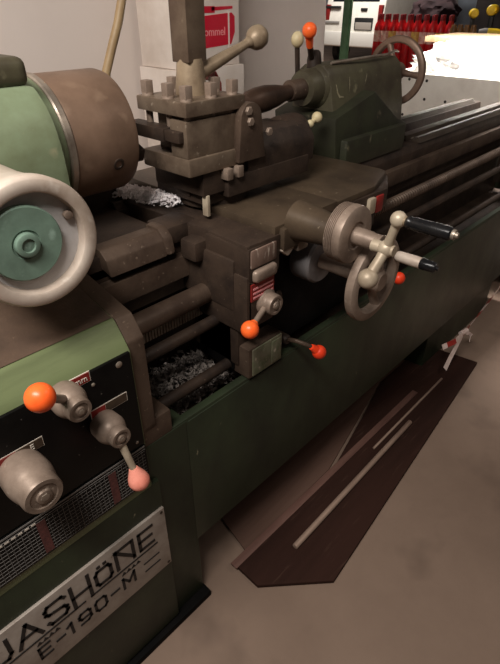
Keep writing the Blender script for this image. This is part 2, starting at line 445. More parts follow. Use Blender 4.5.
# chuck
b = MB(); b.lathe((.482,AY,CZK), (1,0,0), [(0,.120),(.004,.1215),(.132,.1215),(.142,.118),(.147,.110),(.147,.045),(.137,.042),(.137,.0)], 64)
chuck = b.build('chuck', M['chuck'], lathe)
def on_chuck(x, deg): 
    a = math.radians(deg); return Vector((x, AY-math.cos(a)*.1215, CZK+math.sin(a)*.1215)), Vector((0,-math.cos(a),math.sin(a)))
p, n_ = on_chuck(.572, -20)
b = MB(); b.lathe(p-n_*.004, n_, [(0,.0125),(.005,.0125),(.0055,.011),(.0055,.0075),(.0,.006)], 24)
b.build('key_socket', M['irondark'], chuck)
for k in range(3):
    a = math.radians(90+120*k)
    b = MB(); b.box(.610,.650, AY-.014, AY+.014, CZK+.03, CZK+.105, .003, rot=Matrix.Rotation(a+.4,3,'X'), piv=(.6,AY,CZK))
    b.build('chuck_jaw', M['irondark'], chuck)

# selector ring on the headstock front
RX, RZ = .272, 1.212
b = MB(); b.lathe((RX,.84,RZ), (0,-1,0), [(0,.084),(.06,.084),(.140,.090),(.150,.0945),(.168,.0950),(.1725,.0935),(.1750,.0905),(.1755,.0765),(.1735,.0735),(.160,.0715),(.150,.070)], 72, cap=False)
ring = b.build('speed_selector_ring', M['ring'], lathe)
b = MB(); b.cyl((RX,.80,RZ), (RX,.682,RZ), .0712, n=48)
b.build('dial_face', mat('grey_dial', (190,186,184), (166,160,156), .5, 0, 14), ring)
b = MB(); b.lathe((RX-.014,.684,RZ+.004), (0,-1,0), [(0,.054),(.012,.054),(.014,.052),(.014,.021),(.012,.020),(.012,.018),(.020,.017),(.021,.015),(.021,.010),(.018,.009)], 48)
b.build('teal_disc', M['teal'], ring)
b = MB(); b.cyl((RX+.058,.683,RZ+.026), (RX+.058,.674,RZ+.026), .0065, n=16, bev=.001)
b.build('index_pin', M['dull'], ring)

# ---- carriage
SX0, SX1, SF, SZ = .685, 1.355, .660, 1.072
b = MB()
b.prism([(SX0,1.20),(SX0+.02,.80),(SX0+.012,SF+.005),(.80,SF),(.80,.69),(1.00,.69),(1.00,.665),(1.245,.655),(SX1,.72),(SX1,.985),(1.24,1.03),(1.22,1.20)], 'Z', 1.02, SZ, 0, .005)
b.box(SX0+.012, .80, SF, .80, .985, SZ-.006, .008)
b.box(SX0+.004, .80, .70, .88, .90, 1.03, .012)
b.box(1.00, 1.24, .68, .88, .96, 1.03, .006)
b.box(SX0-.045, SX0+.05, .86, .94, 1.03, 1.075, .012)
b.box(SX0-.02, SX0+.04, .795, .85, 1.0, 1.05, .012)
saddle = b.build('saddle', M['irondark'], lathe)
b = MB(); b.prism([(1.0,.665),(1.19,.665),(1.335,.715),(1.348,.74),(1.348,.985),(1.0,.985)], 'Z', SZ-.002, SZ+.016, 0, .004)
b.build('saddle_wing', M['slide'], saddle)
b = MB(); b.box(1.19,1.226,.652,.676,1.015,1.062,.004); b.build('way_wiper', M['redrub'], saddle)
b = MB(); b.box(1.15,1.182,.648,.676,1.02,1.064,.006); b.build('wiper_clip', M['pale'], saddle)
b = MB(); b.box(.702, .786, SF-.003, SF+.01, 1.018, 1.062, .006)
b.build('worn_front_pad', mat('scuffed_pad', (128,106,94), (104,84,74), .5, .1, 22, .08, c3=(180,164,150), fine=55, wear=(.6,.7), stretch=(2,1,.5)), saddle)
b = MB(); b.box(.708, .782, SF-.012, SF+.01, .984, 1.014, .012, 4)
b.build('cast_boss', M['dull'], saddle)
b = MB(); b.prism([(.800,1.03),(.806,1.052),(.835,1.064),(.845,1.052),(.842,1.026),(.822,1.012)], 'Y', SF-.006, SF+.012, 0, .004)
b.build('stop_block', mat('pale_scuffed_block', (190,176,160), (150,134,120), .5, .1, 24, .06), saddle)
b = MB(); b.box(.852, .89, SF-.010, SF+.04, 1.015, 1.068, .004); b.lathe((.872,SF-.009,1.045),(0,-1,0),[(0,.011),(.006,.010)],6)
b.build('clamp_block', M['steel'], saddle)

# apron
b = MB()
b.box(.70, 1.24, .715, .85, .715, 1.0, .01)
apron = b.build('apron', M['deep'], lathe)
b = MB(); b.box(SX0+.008, .712, SF+.002, .86, .85, 1.0, .006); b.box(.695,.785,SF+.002,.74,.862,.99,.006); b.box(.70,.75,.70,.86,.74,.87,.006)
b.build('apron_cheek', M['irondark'], apron)
b = MB(); b.box(.705, .828, .668, .84, .712, .80, .006)
lb = b.build('half_nut_box', M['iron'], apron)
b = MB(); b.box(.717,.825,.665,.67,.716,.796,.003); b.box(.785,.818,.663,.67,.722,.788,.002)
b.build('box_cover', mat('scuffed_green_cover', (116,112,94), (84,92,66), .5, .1, 22, .08, c3=(168,156,138), fine=60, wear=(.6,.72)), lb)
b = MB(); b.box(.704, .780, SF-.001, SF+.008, .938, .980); pl = b.build('red_instruction_label', M['redlab'], apron)
b = MB()
for k in range(3): b.box(.710, .776, SF-.002, SF+.004, .944+k*.011, .948+k*.011)
b.build('label_lines', M['pinkprint'], pl)
p, k = selector(.756, .920, .715, .630, .038, .025, (.664,.626,.900), 'orange', .0205, mm='dull', arm_from=.72)
tag(k, 'orange ball knob')
b = MB(); b.lathe((.845,.715,.875), (0,-1,0), [(0,.02),(.012,.02),(.016,.016),(.016,.008)], 24); b.build('oil_plug', M['irondark'], apron)
# lower engage lever
lv = MB().lathe((.872,.715,.742), (0,-1,0), [(0,.014),(.03,.014),(.034,.011)], 20).build('feed_lever', M['irondark'], lathe)
MB().tube([(.872,.69,.742),(.872,.655,.752),(.885,.635,.745),(.915,.615,.722)], .006, 10).build('lever_rod', M['iron'], lv)
k = MB().sphere((.920,.612,.712), .0195).cyl((.897,.622,.736),(.912,.616,.721),.008,.013,16).build('ball_knob', M['orange2'], lv)
tag(k, 'red-orange ball knob')
lv = MB().lathe((1.20,.715,.86), (0,-1,0), [(0,.018),(.04,.018),(.044,.013)], 20).build('reverse_lever', M['irondark'], lathe)
MB().tube([(1.20,.685,.86),(1.25,.66,.83),(1.322,.622,.785)], .006, 10).build('lever_rod', M['iron'], lv)
k = MB().sphere((1.332,.617,.777), .0195).build('ball_knob', M['orange2'], lv)
tag(k, 'red-orange ball knob')

# apron handwheel
WC = Vector((.945,.50,.963))
hw = MB()
hw.lathe(WC+Vector((0,.215,0)), (0,-1,0), [(0,.020),(.20,.020),(.20,.026),(.235,.026),(.24,.02)], 28)
def rim(mb, c, d, R, w, t, n=64):
    return mb.lathe(Vector(c)-Vector(d)*t/2, d, [(0,R-w*.8),(0,R-w*.3),(t*.15,R-.002),(t*.5,R),(t*.85,R-.002),(t,R-w*.3),(t,R-w*.8),(t*.8,R-w),(t*.2,R-w),(0,R-w*.8)], n, cap=False)
rim(hw, WC, (0,-1,0), .103, .027, .026)
for k_ in range(3):
    a = math.radians(50+120*k_)
    e = Vector((math.cos(a),0,math.sin(a)))
    hw.tube([WC+e*.018, WC+e*.05+Vector((0,.006,0)), WC+e*.084], [.014,.011,.0125], 12)
wheel = hw.build('apron_handwheel', M['dull'], lathe)
b = MB(); b.lathe((.945,.70,.963), (0,-1,0), [(0,.060),(.05,.060),(.056,.055),(.056,.03)], 48); b.build('graduated_dial', mat('blue_grey_dial', (110,106,106), (86,80,78), .45, .2, 12), wheel)
hp = WC+Vector((.074,-.012,.038))
b = MB(); b.lathe(hp, (0,-1,0), [(0,.010),(.006,.0125),(.05,.0135),(.062,.013)], 24); hd = b.build('crank_handle', M['ring'], wheel)
b = MB(); b.lathe(hp+Vector((0,-.062,0)), (0,-1,0), [(0,.0125),(.004,.0135),(.034,.012),(.038,.009),(.038,.005),(.043,.005)], 24); b.build('handle_tip', M['blackplastic'], wheel)

# cross slide
CX, CZ = .842, 1.096
b = MB()
b.box(.785, 1.02, .665, 1.24, SZ-.004, SZ+.018, .003)
cross = b.build('cross_slide', M['slide'], lathe)
b = MB()
b.box(.80, .93, .65, .70, 1.03, SZ+.012, .008)
b.lathe((CX+.014,.66,CZ-.008), (0,-1,0), [(0,.046),(.05,.040),(.08,.036),(.108,.036)], 40)
b.build('screw_bearing', M['slide'], cross)
b = MB()
pr = [(0,.052),(.003,.058)]
for k in range(5): pr += [(.004+k*.0040,.0615),(.0060+k*.0040,.0615),(.0064+k*.0040,.0592),(.0078+k*.0040,.0592)]
pr += [(.025,.0625),(.036,.0625),(.042,.061),(.045,.056),(.045,.030),(.042,.028),(.042,.019),(.08,.018),(.084,.0165),(.105,.0165)]
b.lathe((CX+.020,.553,CZ-.004), (0,-1,0), pr, 64)
dial = b.build('cross_feed_dial', M['dull'], lathe)
b = MB()
H = Vector((CX-.004,.425,CZ)); T = Vector((CX-.014,.405,CZ+.068)); Bq = Vector((CX-.046,.432,CZ-.052))
b.sphere(H, .0175); b.cyl(H+Vector((0,.03,0)), H+Vector((0,-.018,0)), .0125, .011, 20)
b.tube([H,(H+T)/2,T], [.011,.0085,.0095], 16); b.sphere(T, .0155)
b.tube([H,(H*2+Bq)/3,Bq], [.012,.0105,.012], 16); b.sphere(Bq, .0205)
b.build('ball_crank', M['pale'], dial)
g0 = T+Vector((0,-.012,0))
b = MB(); b.lathe(g0, (0,-1,0), [(0,.008),(.004,.0075),(.006,.010),(.010,.012),(.014,.0105),(.02,.0118),(.080,.0125),(.088,.012),(.091,.009)], 24)
b.build('handle_grip', M['blackplastic'], dial)
b = MB(); b.lathe(g0+Vector((0,-.091,0)), (0,-1,0), [(0,.009),(.003,.0095),(.006,.009),(.006,.0055),(.011,.005)], 20)
b.build('grip_end', M['steel'], dial)
b = MB(); b.lathe(g0+Vector((0,.004,0)), (0,-1,0), [(0,.009),(.008,.009)], 20)
b.build('grip_collar', M['brass'], dial)

# compound rest
b = MB()
b.lathe((.85,.93,SZ+.01), (0,0,1), [(0,.088),(.045,.088),(.05,.085)], 56)
b.box(.752, .93, .85, 1.03, 1.10, 1.125, .004)
comp = b.build('compound_base', M['irondark'], lathe)
b = MB(); b.box(.742,.750,.832,.850,1.082,1.130,.001)
b.build('gib_screw_plate', M['pale'], comp)
b = MB()
b.box(.735, 1.12, .835, 1.01, 1.128, 1.182, .004)
b.box(.748, .79, .90, 1.0, 1.112, 1.158, .003)
b.box(.80, 1.10, .822, .85, 1.115, 1.16, .004)
b.prism([(.826,1.14),(.826,1.20),(.85,1.235),(1.0,1.225),(1.02,1.19),(1.02,1.14)], 'X', .87, 1.13, 0, .012)
b.build('top_slide', M['irondark'], comp)
b = MB(); b.box(.742, .79, .895, .965, 1.156, 1.161, .001)  # pale sheet painted as the lit top of the slide's left block
b.build('lit_slide_top', M['dull'], comp)
ear = [(.826,1.19)]+[(.868+.034*math.cos(t), 1.280+.034*math.sin(t)) for t in [math.radians(a) for a in range(180,-1,-18)]]+[(.915,1.19)]
b = MB(); b.prism(ear, 'Y', .812, .836, 0, .003)
b.build('bracket_ear', M['iron'], comp)
for (x, z) in ((.856,1.298),(.862,1.275),(.925,1.245)):
    MB().lathe((x,.813,z),(0,-1,0),[(0,.0095),(.006,.0095),(.0075,.008)],6 if z>1.24 else 24).build('bracket_bolt', M['dull'], comp)
for k in range(2):
    MB().box(.790+k*.034,.808+k*.034,.812,.838,1.158,1.184,.003).build('slide_stop', M['dull'], comp)
b = MB()
b.lathe((1.10,.93,1.192), (1,0,0), [(0,.048),(.05,.050),(.07,.049),(.085,.044),(.096,.032),(.098,.015),(.11,.010)], 40)
slh = b.build('top_slide_dial', M['irondark'], lathe)
b = MB(); q0 = Vector((1.225,.918,1.205)); q1 = Vector((1.256,.918,1.218))
b.sphere(q0,.011).tube([q0,q1],.007,10).sphere(q1,.0155).sphere(q0+Vector((-.014,.01,-.008)),.012)
b.build('ball_handle', M['cream'], slh)

# tool post
TX0, TX1, TY0, TY1 = .690, .860, .825, .988
b = MB()
b.box(TX0, TX1, TY0, TY1, 1.182, 1.220, .006)
b.box(TX0+.03, TX1-.022, TY0+.03, TY1-.03, 1.22, 1.305, .002)
b.box(TX0, TX1, TY0, TY1, 1.302, 1.330, .003)
b.box(TX0+.003, TX1-.004, TY0+.006, TY0+.06, 1.22, 1.294, .003)
b.box(TX0+.02, TX1-.01, TY0+.012, TY0+.06, 1.292, 1.304, .001)
post = b.build('tool_post', mat('tool_post_steel', (122,106,90), (88,73,61), .4, .4, 12, .06, c3=(166,152,134), fine=60, wear=(.66,.78)), lathe)
b = MB(); b.box(TX0-.014, TX0+.022, TY0+.062, TY1+.03, 1.250, 1.276, .002); b.box(TX0-.010,TX0+.02,TY0+.016,TY0+.066,1.252,1.274,.002)
b.build('cutting_tool', M['irondark'], post)
cx, cy = (TX0+TX1)/2+.006, (TY0+TY1)/2+.004
for (x, y) in ((TX0+.018,TY0+.018),(TX0+.018,TY0+.075),(TX0+.018,TY1-.018),(cx-.005,TY0+.018),(TX1-.02,TY0+.02),(TX1-.02,TY0+.075),(cx,TY1-.015)):
    b = MB(); b.cyl((x,y,1.262),(x,y,1.332),.0075,n=14); b.box(x-.0095,x+.0095,y-.0095,y+.0095,1.334,1.359,.0015); b.lathe((x,y,1.329),(0,0,1),[(0,.0125),(.006,.0115)],20)
    b.build('clamp_screw', M['dull'], post)
b = MB()
b.lathe((cx,cy,1.328), (0,0,1), [(0,.034),(.016,.034),(.036,.031),(.060,.0285),(.070,.027)], 40)
b.build('clamp_hub', M['brass'], post)
lvb = Vector((cx+.01,cy-.002,1.366))
BALL = Vector((1.115,1.07,1.422))
BALL = Vector((.985,.908,1.427))
d = (BALL-lvb).normalized()
b = MB(); b.tube([lvb, lvb+(BALL-lvb)*.5, BALL-d*.02], [.0165,.0125,.0085], 18)
b.lathe(BALL-d*.035, d, [(0,.009),(.006,.012),(.012,.012),(.016,.017),(.026,.024),(.038,.026),(.050,.024),(.060,.016),(.063,.005)], 28)
b.build('clamp_lever', M['brass'], post)
b = MB(); b.box(cx-.027, cx+.027, cy-.024, cy+.024, 1.392, 1.80, .002, rot=Matrix.Rotation(math.radians(4),3,'Z'))
b.build('square_post', mat('dark_square_steel', (118,102,86), (88,72,60), .45, .4, 8, .04, c3=(150,134,116), fine=40, wear=(.66,.8)), post)
# red coolant hose behind
rh = [(.93,1.10,1.12),(.92,1.11,1.28),(.925,1.11,1.322),(.955,1.11,1.330),(.99,1.10,1.338),(1.03,1.10,1.335),(1.045,1.10,1.31),(1.045,1.10,1.25),(1.04,1.09,1.12)]
b = MB(); b.tube(rh, .0065, 10); ch = b.build('coolant_hose', M['redrub'], lathe)
MB().box(.99,1.02,1.085,1.115,1.322,1.352,.008).build('hose_valve', mat('maroon_metal',(120,70,64),(90,52,46),.5,.2,20), ch)

# tailstock
b = MB()
b.lathe((1.305,AY,AZ), (1,0,0), [(0,.034),(.002,.047),(.012,.052),(.05,.053),(.06,.062),(.075,.064)], 48)
prof = [(.925,WZ+.06),(.935,1.20),(.952,1.28),(.966,1.322),(.985,1.340),(1.06,1.340),(1.085,1.32),(1.10,1.25),(1.11,WZ+.12)]
b.prism(prof, 'X', 1.365, 1.79, 0, .014)
tail = b.build('tailstock', M['greentail'], lathe)
b = MB()
b.prism([(1.345,WZ+.004),(1.775,WZ+.004),(1.775,WZ+.08),(1.70,WZ+.105),(1.535,WZ+.205),(1.325,WZ+.150)], 'Y', .90, 1.14, 0, .006)
b.box(1.365, 1.73, .876, 1.16, WZ+.002, WZ+.085, .006)
b.build('tailstock_base', mat('dark_green_casting', (46,48,34), (36,34,26), .5, 0, 8, .08, c3=(104,98,78), fine=24, wear=(.68,.8)), tail)
b = MB(); b.lathe((1.245,AY,AZ), (1,0,0), [(0,.018),(.001,.026),(.005,.029),(.065,.029)], 36)
b.build('quill', M['iron'], tail)
b = MB(); b.lathe((1.055,AY-.005,AZ-.012), (1,.02,.05), [(0,.012),(.004,.022),(.02,.030),(.05,.034),(.09,.034),(.13,.029),(.16,.023),(.18,.020),(.20,.020)], 36)
b.build('drill_chuck', mat('dark_brown_steel', (84,64,52), (58,44,36), .45, .3, 9, .05), tail)
b = MB(); b.lathe((1.375,1.03,1.32), (0,0,1), [(0,.022),(.03,.022),(.05,.018),(.056,.012)], 24)
MB().cyl((1.36,1.03,1.355),(1.295,.992,1.412),.009,n=14).build('lever_rod', M['irondark'], tail)
ql = b.build('quill_lock', M['irondark'], tail)
k = MB().sphere((1.285,.985,1.430), .0205).cyl((1.31,1.0,1.39),(1.292,.99,1.415),.010,.012,14).build('ball_knob', M['orange'], tail); tag(k, 'bright orange ball knob')
b = MB(); b.tube([(1.325,1.05,1.29),(1.318,1.05,1.36),(1.312,1.048,1.392)], .0075, 12); b.build('lock_lever', M['irondark'], tail)
k = MB().sphere((1.310,1.046,1.405), .0185, sc=(1,1,1.15)).build('ball_knob', M['cream'], tail); tag(k, 'cream ball knob')
dr = mat('dried_pale_drip', (140,132,108), (112,104,82), .45, 0, 30)
def face_y(z): return .955+(z-1.275)*.34 if z > 1.275 else .935+(z-1.2)*.267
for pts in ([(1.385,1.30),(1.392,1.285),(1.395,1.265),(1.405,1.252),(1.425,1.250)], [(1.475,1.312),(1.468,1.30),(1.463,1.28),(1.458,1.262)], [(1.57,1.315),(1.566,1.30),(1.555,1.285),(1.545,1.268)]):
    MB().tube([(x_, face_y(z_)-.0005, z_) for x_, z_ in pts], [.002]+[.0045]*(len(pts)-2)+[.003], 8).build('paint_drip', dr, tail)
HC = Vector((1.862,AY,AZ+.004))
b = MB(); rim(b, HC, (1,0,0), .115, .024, .024, 72)
b.lathe((1.78,AY,AZ+.004), (1,0,0), [(0,.03),(.05,.028),(.06,.032),(.10,.030),(.105,.02)], 32)
for k_ in range(3):
    a = math.radians(65+120*k_); e = Vector((0,math.cos(a),math.sin(a)))
    b.tube([HC+e*.024, HC+e*.06, HC+e*.098], [.013,.010,.012], 12)
b.build('tailstock_handwheel', mat('brown_rubbed_iron', (130,106,90), (96,76,64), .4, .3, 8, .03), tail)
b = MB(); b.tube([(1.40,.985,1.342),(1.56,.97,1.348),(1.70,.975,1.348),(1.79,.99,1.354),(1.82,1.0,1.348)], .0042, 10); b.build('draw_rod', M['steel'], tail)

# ------------------------------------------------------------------ loose chips (uncountable)
def chips(name, spots, zfun, size, m, n, label, seed):
    rnd = random.Random(seed); b = MB()
    for i in range(n):
        x, y = spots(rnd); z = zfun(x, y, rnd)
        s_ = size*rnd.uniform(.5, 1.4)
        q = Matrix.Rotation(rnd.uniform(0,6.28),3,'Z') @ Matrix.Rotation(rnd.uniform(-1,1),3,'X')
        pts = []
        for t in range(4):
            a = t*1.1; pts.append(Vector((x,y,z)) + q @ Vector((s_*math.cos(a), s_*math.sin(a)*.7, s_*.3*t-.3*s_)))
        w = q @ Vector((0,0,s_*.7)) + Vector((0,0,s_*.1)); th = q @ Vector((s_*.15,s_*.15,0))
        vs = pts+[p_+w for p_ in pts]+[p_+th for p_ in pts]+[p_+w+th for p_ in pts]
        F = []
        for t in range(3):
            F += [(t,t+1,t+5,t+4),(t+8,t+12,t+13,t+9),(t+4,t+5,t+13,t+12),(t,t+8,t+9,t+1)]
        F += [(0,4,12,8),(3,11,15,7)]
        b._geo(vs, F)
    o = b.build(name, m); tag(o, label, 'metal chips', kind='stuff'); return o
def heap(cx_, cy_, rx, ry, h, z0):
    return (lambda r: (cx_+r.gauss(0,.42)*rx, cy_+r.gauss(0,.42)*ry)), (lambda x, y, r: z0+max(0, h*(1-((x-cx_)/rx)**2-((y-cy_)/ry)**2))*r.uniform(.3,1)+.004)
sp = lambda r: (r.uniform(.475,.80), r.uniform(.76,.89))
chips('swarf', sp, lambda x,y,r: .636+.055*max(0,min(1,(.78-x)/.15))*r.random()+(.03 if y>.80 else 0)*r.random(), .007, M['swarf'], 1700, 'loose grey metal chips lying in the tray between headstock and carriage', 3)
s2 = lambda r: (lambda t: (.745-.045*t+r.gauss(0,.011), .965+.17*t+r.gauss(0,.016)))(r.random())
chips('pale_swarf', s2, lambda x,y,r: 1.080+r.random()**1.5*.020, .0055, M['swarfpale'], 1100, 'small heap of whitish metal chips on carriage beside the brown chuck', 5)

# ------------------------------------------------------------------ things behind the lathe
t = empty('storage_bench', (1.5, 1.62, 0)); tag(t, 'low dark bench behind the lathe carrying white cartons', 'bench')
MB().box(1.0, 2.1, 1.46, 1.77, .76, .80, .004).build('bench_top', M['bench'], t)
for x in (1.03, 2.03):
    for y in (1.48, 1.71): MB().box(x, x+.04, y, y+.04, 0, .761).build('leg', M['bench'], t)
t = empty('lower_carton', (1.43, 1.62, .80)); t.name = 'white_carton'
tag(t, 'plain white carton under the red printed carton behind the tool post', 'carton')
MB().box(1.26, 1.590, 1.53, 1.76, .8005, 1.292, .003).build('carton_body', M['carton'], t)
MB().box(1.26, 1.591, 1.60, 1.66, 1.291, 1.2928).build('packing_tape', mat('clear_tape', (198,184,172), None, .3), t)
t = empty('printed_carton', (1.43, 1.62, 1.293)); tag(t, 'white carton with crimson canister print standing behind the tool post', 'carton')
MB().box(1.27, 1.580, 1.545, 1.755, 1.2935, 1.72, .003).build('carton_body', M['carton'], t)
FY = 1.545
b = MB(); b.prism([(1.35,1.350),(1.535,1.362),(1.555,1.40),(1.555,1.45),(1.54,1.462),(1.35,1.450)], 'Y', FY-.001, FY+.002)
b.box(1.405, 1.455, FY-.001, FY+.002, 1.462, 1.482); b.prism([(1.44,1.468),(1.545,1.474),(1.545,1.482),(1.44,1.480)], 'Y', FY-.001, FY+.002)
b.build('canister_print', M['crimson'], t)
b = MB(); b.prism([(1.520,1.35),(1.527,1.35),(1.527,1.468),(1.520,1.468)], 'Y', FY-.002, FY+.001)
b.build('print_stripe', M['carton'], t)
text('print_lettering', 'ommel', (1.40, FY-.0012, 1.392), .038, M['pinkprint'], t)

# hose hanging behind the chuck
b = MB(); hp_ = [(.82,1.30,.9),(.81,1.30,1.15),(.81,1.30,1.28),(.822,1.30,1.34),(.852,1.30,1.40),(.878,1.30,1.45),(.898,1.30,1.50),(.925,1.30,1.60),(.945,1.30,1.75),(.95,1.31,1.9)]
b = MB(); b.tube([(.86,1.235,.72)]+hp_, .0115, 14)
o = b.build('upright_hose', M['hose'], lathe)
tag(o, 'tan coolant hose')

# ------------------------------------------------------------------ floor items
o = MB().prism([(.80,.40),(2.20,.535),(2.16,.80),(1.75,.80),(1.2,.668),(.63,.668),(.628,.56)], 'Z', .001, .016, 0, .002).build('floor_board', M['board'])
tag(o, 'dark oil-soaked board lying on the concrete floor along the lathe', 'board')
def bar(name, p0, p1, r, z, m, label, flat_=False):
    p0 = Vector((*p0, z)); p1 = Vector((*p1, z)); d = (p1-p0); l = d.length; a = math.atan2(d.y, d.x); c = (p0+p1)/2
    b = MB()
    if flat_: b.box(c.x-l/2, c.x+l/2, c.y-r, c.y+r, z, z+.006, .001, rot=Matrix.Rotation(a,3,'Z'))
    else: b.cyl(p0+Vector((0,0,r)), p1+Vector((0,0,r)), r, n=16, bev=r*.2)
    o = b.build(name, m); tag(o, label, 'bar', 'bars lying on the floor board'); return o
o = MB().prism([(.69,.672),(1.15,.672),(1.74,.806),(2.12,.806),(2.10,.90),(.74,.90)], 'Z', .001, .009, 0, .002).build('wooden_plank', mat('brown_plank', (96,74,64), (80,60,51), .8, 0, 4, .1, stretch=(.25,3,1), spec=.1))
tag(o, 'mid brown plank under the lathe tray, behind the dark oil-soaked board', 'board')
bar('steel_bar', (.80,.555), (1.58,.566), .010, .0165, M['bar'], 'pale straight steel bar on dark board, nearest the open floor')
bar('flat_bar', (.62,.655), (1.78,.648), .013, .0165, M['redbar'], 'long reddish flat bar on dark board, closest to the lathe', True)
bar('thin_bar', (1.35,.60), (1.95,.602), .005, .0165, M['bar'], 'thin short bar between the two longer bars on the board')

# barrier tape
def ribbon(pts, w, seg, up=(0,0,1)):
    b = MB(); P = []
    for i in range(len(pts)-1):
        a, c = Vector(pts[i]), Vector(pts[i+1]); n = max(2, int((c-a).length/.012))
        for k in range(n): P.append(a+(c-a)*k/n)
    P.append(Vector(pts[-1]))
    prev = None; dist = 0
    for i, p_ in enumerate(P):
        d = (P[min(i+1,len(P)-1)]-P[max(i-1,0)]).normalized()
        tw = .6*math.sin(i*.09)
        s_ = d.cross(Vector((0,0,1))).normalized(); u = s_.cross(d)
        e = (u*math.cos(tw)+s_*math.sin(tw))*w/2; nrm = d.cross(e).normalized()*.0006
        cur = [b.bm.verts.new(p_+e+nrm), b.bm.verts.new(p_-e+nrm), b.bm.verts.new(p_-e-nrm), b.bm.verts.new(p_+e-nrm)]
        if prev:
            dist += (p_-P[i-1]).length
            mi = int(dist/seg) % 2
            for k in range(4):
                f = b.bm.faces.new((prev[k], prev[(k+1)%4], cur[(k+1)%4], cur[k])); f.material_index = mi
        else: b.bm.faces.new(cur)
        prev = cur
    b.bm.faces.new(prev[::-1])
    return b
b = ribbon([(3.05,.66,.30),(2.75,.645,.255),(2.45,.64,.19),(2.20,.63,.15),(2.08,.628,.155),(1.98,.645,.165)], .024, .075)
b2 = ribbon([(2.20,.632,.15),(2.13,.626,.125),(2.05,.62,.08),(1.99,.612,.05)], .026, .05)
b.merge(b2.bm); 
b2 = ribbon([(2.20,.630,.15),(2.23,.61,.13),(2.21,.60,.10)], .020, .05); b.merge(b2.bm)
b.cyl((2.17,.64,.15),(2.22,.63,.152),.012,n=12)
o = b.build('barrier_tape', [M['tapew'], M['taper']])
tag(o, 'red and white barrier tape knotted near the floor by the far pedestal', 'tape')

# ------------------------------------------------------------------ bin with film, table
t = empty('sheet_metal_bin', (3.5, 1.2, 0)); tag(t, 'pale sheet metal bin with punched holes beyond the lathe bed end', 'bin')
b = MB(); b.box(3.12, 3.135, .55, 1.86, .10, 1.135, .003); b.box(3.85, 3.865, .55, 1.86, .10, 1.10, .003)
b.box(3.12, 3.865, .55, .565, .10, 1.11, .003); b.box(3.12, 3.865, 1.845, 1.86, .10, 1.11, .003); b.box(3.12,3.865,.55,1.86,.10,.12)
b.build('bin_wall', M['sheet'], t)
for x in (3.13, 3.80):
    for y in (.56, 1.79): MB().box(x, x+.05, y, y+.06, 0, .101).build('foot', M['sheet'], t)
b = MB(); rnd = random.Random(4)
for k in range(10):
    for j in range(5):
        if rnd.random() < .45: 
            y, z = .62+k*.125+rnd.uniform(-.01,.01), .70+j*.10
            b.lathe((3.1215,y,z),(-1,0,0),[(0,.0085),(.0022,.0085)],12)
b.build('punched_holes', M['hole'], t)['kind'] = 'stuff'
# heap of film
b = MB(); bm_ = bmesh.new(); bmesh.ops.create_icosphere(bm_, subdivisions=6, radius=1)
for v in bm_.verts:
    c = v.co.copy(); n1 = noise.fractal(c*2.2, .9, 2.1, 5); n2 = abs(noise.noise(c*5.5)); n3 = abs(noise.noise(c*11+Vector((3,1,2))))
    f = 1+.20*n1-.10*n2-.05*n3
    p_ = Vector((c.x*.33*f, c.y*.60*f, c.z*.26*f + .07*c.y))
    
    v.co = p_+Vector((3.49,1.20,1.03))
b.merge(bm_); o = b.build('plastic_film', M['film'], ang=180)
tag(o, 'heap of white plastic film overflowing the pale sheet metal bin', 'plastic film')
t = empty('wooden_table', (4.3, 1.7, 0)); tag(t, 'table with a pale plywood top beyond the heap of white film', 'table')
MB().box(3.92, 4.55, .9, 1.96, 1.25, 1.285, .003, rot=Matrix.Rotation(math.radians(4),3,'Z')).build('tabletop', M['wood'], t)
for x in (4.0, 4.42):
    for y in (1.0, 1.80): MB().box(x, x+.05, y, y+.05, 0, 1.251).build('leg', M['bench'], t)
MB().box(3.98,4.5,1.0,1.85,1.15,1.251,.003).build('table_rail', mat('pinkish_rail',(150,112,100),(126,92,82),.7,0,6), t)

# red bottles on a low stand
t = empty('bottle_stand', (5.0, 2.8, 0)); tag(t, 'dark stand holding the rows of red bottles behind the tailstock handwheel', 'stand')
MB().box(4.75, 5.4, 2.16, 3.04, .85, .90, .004).build('stand_top', M['bench'], t)
for x in (4.78, 5.32):
    for y in (2.18, 2.96): MB().box(x, x+.05, y, y+.05, 0, .851).build('leg', M['bench'], t)
def bottle():
    t = empty('red_bottle', (0,0,0))
    MB().lathe((0,0,0),(0,0,1),[(0,.034),(.008,.038),(.38,.038),(.41,.032),(.435,.018),(.45,.016)],20).build('bottle_body', M['redpaint'], t)
    MB().lathe((0,0,.448),(0,0,1),[(0,.017),(.04,.017),(.044,.014)],14).build('cap', mat('dark_red_cap', (120,20,24), None, .5), t)
    MB().lathe((0,0,.27),(0,0,1),[(0,.0385),(.09,.0385)],20,cap=False).build('bottle_label', M['labelw'], t)
    return t
proto = bottle()
spots = []
for r_ in range(2):
    for k in range(10): spots.append((4.86+r_*.11, 2.21+k*.0775+r_*.039))
ords = ['rightmost','second from right','third from right','fourth from right','fifth from right','sixth from right','seventh from right','eighth from right','ninth from right','leftmost']
for i, (x, y) in enumerate(spots):
    if i == 0: r = proto
    else:
        r = proto.copy(); COL.objects.link(r)
        for c in proto.children:
            d_ = c.copy(); COL.objects.link(d_); d_.parent = r
            if c.name.startswith('bottle_label') and i % 3 == 1:
                d_.data = c.data.copy(); d_.data.materials[0] = M['labely']
    r.location = (x, y, .9005)
    tag(r, 'red dark-capped bottle, %s in the %s row on the dark stand' % (ords[i%10], 'front' if i < 10 else 'back'), 'bottle', 'red bottles behind the tailstock')

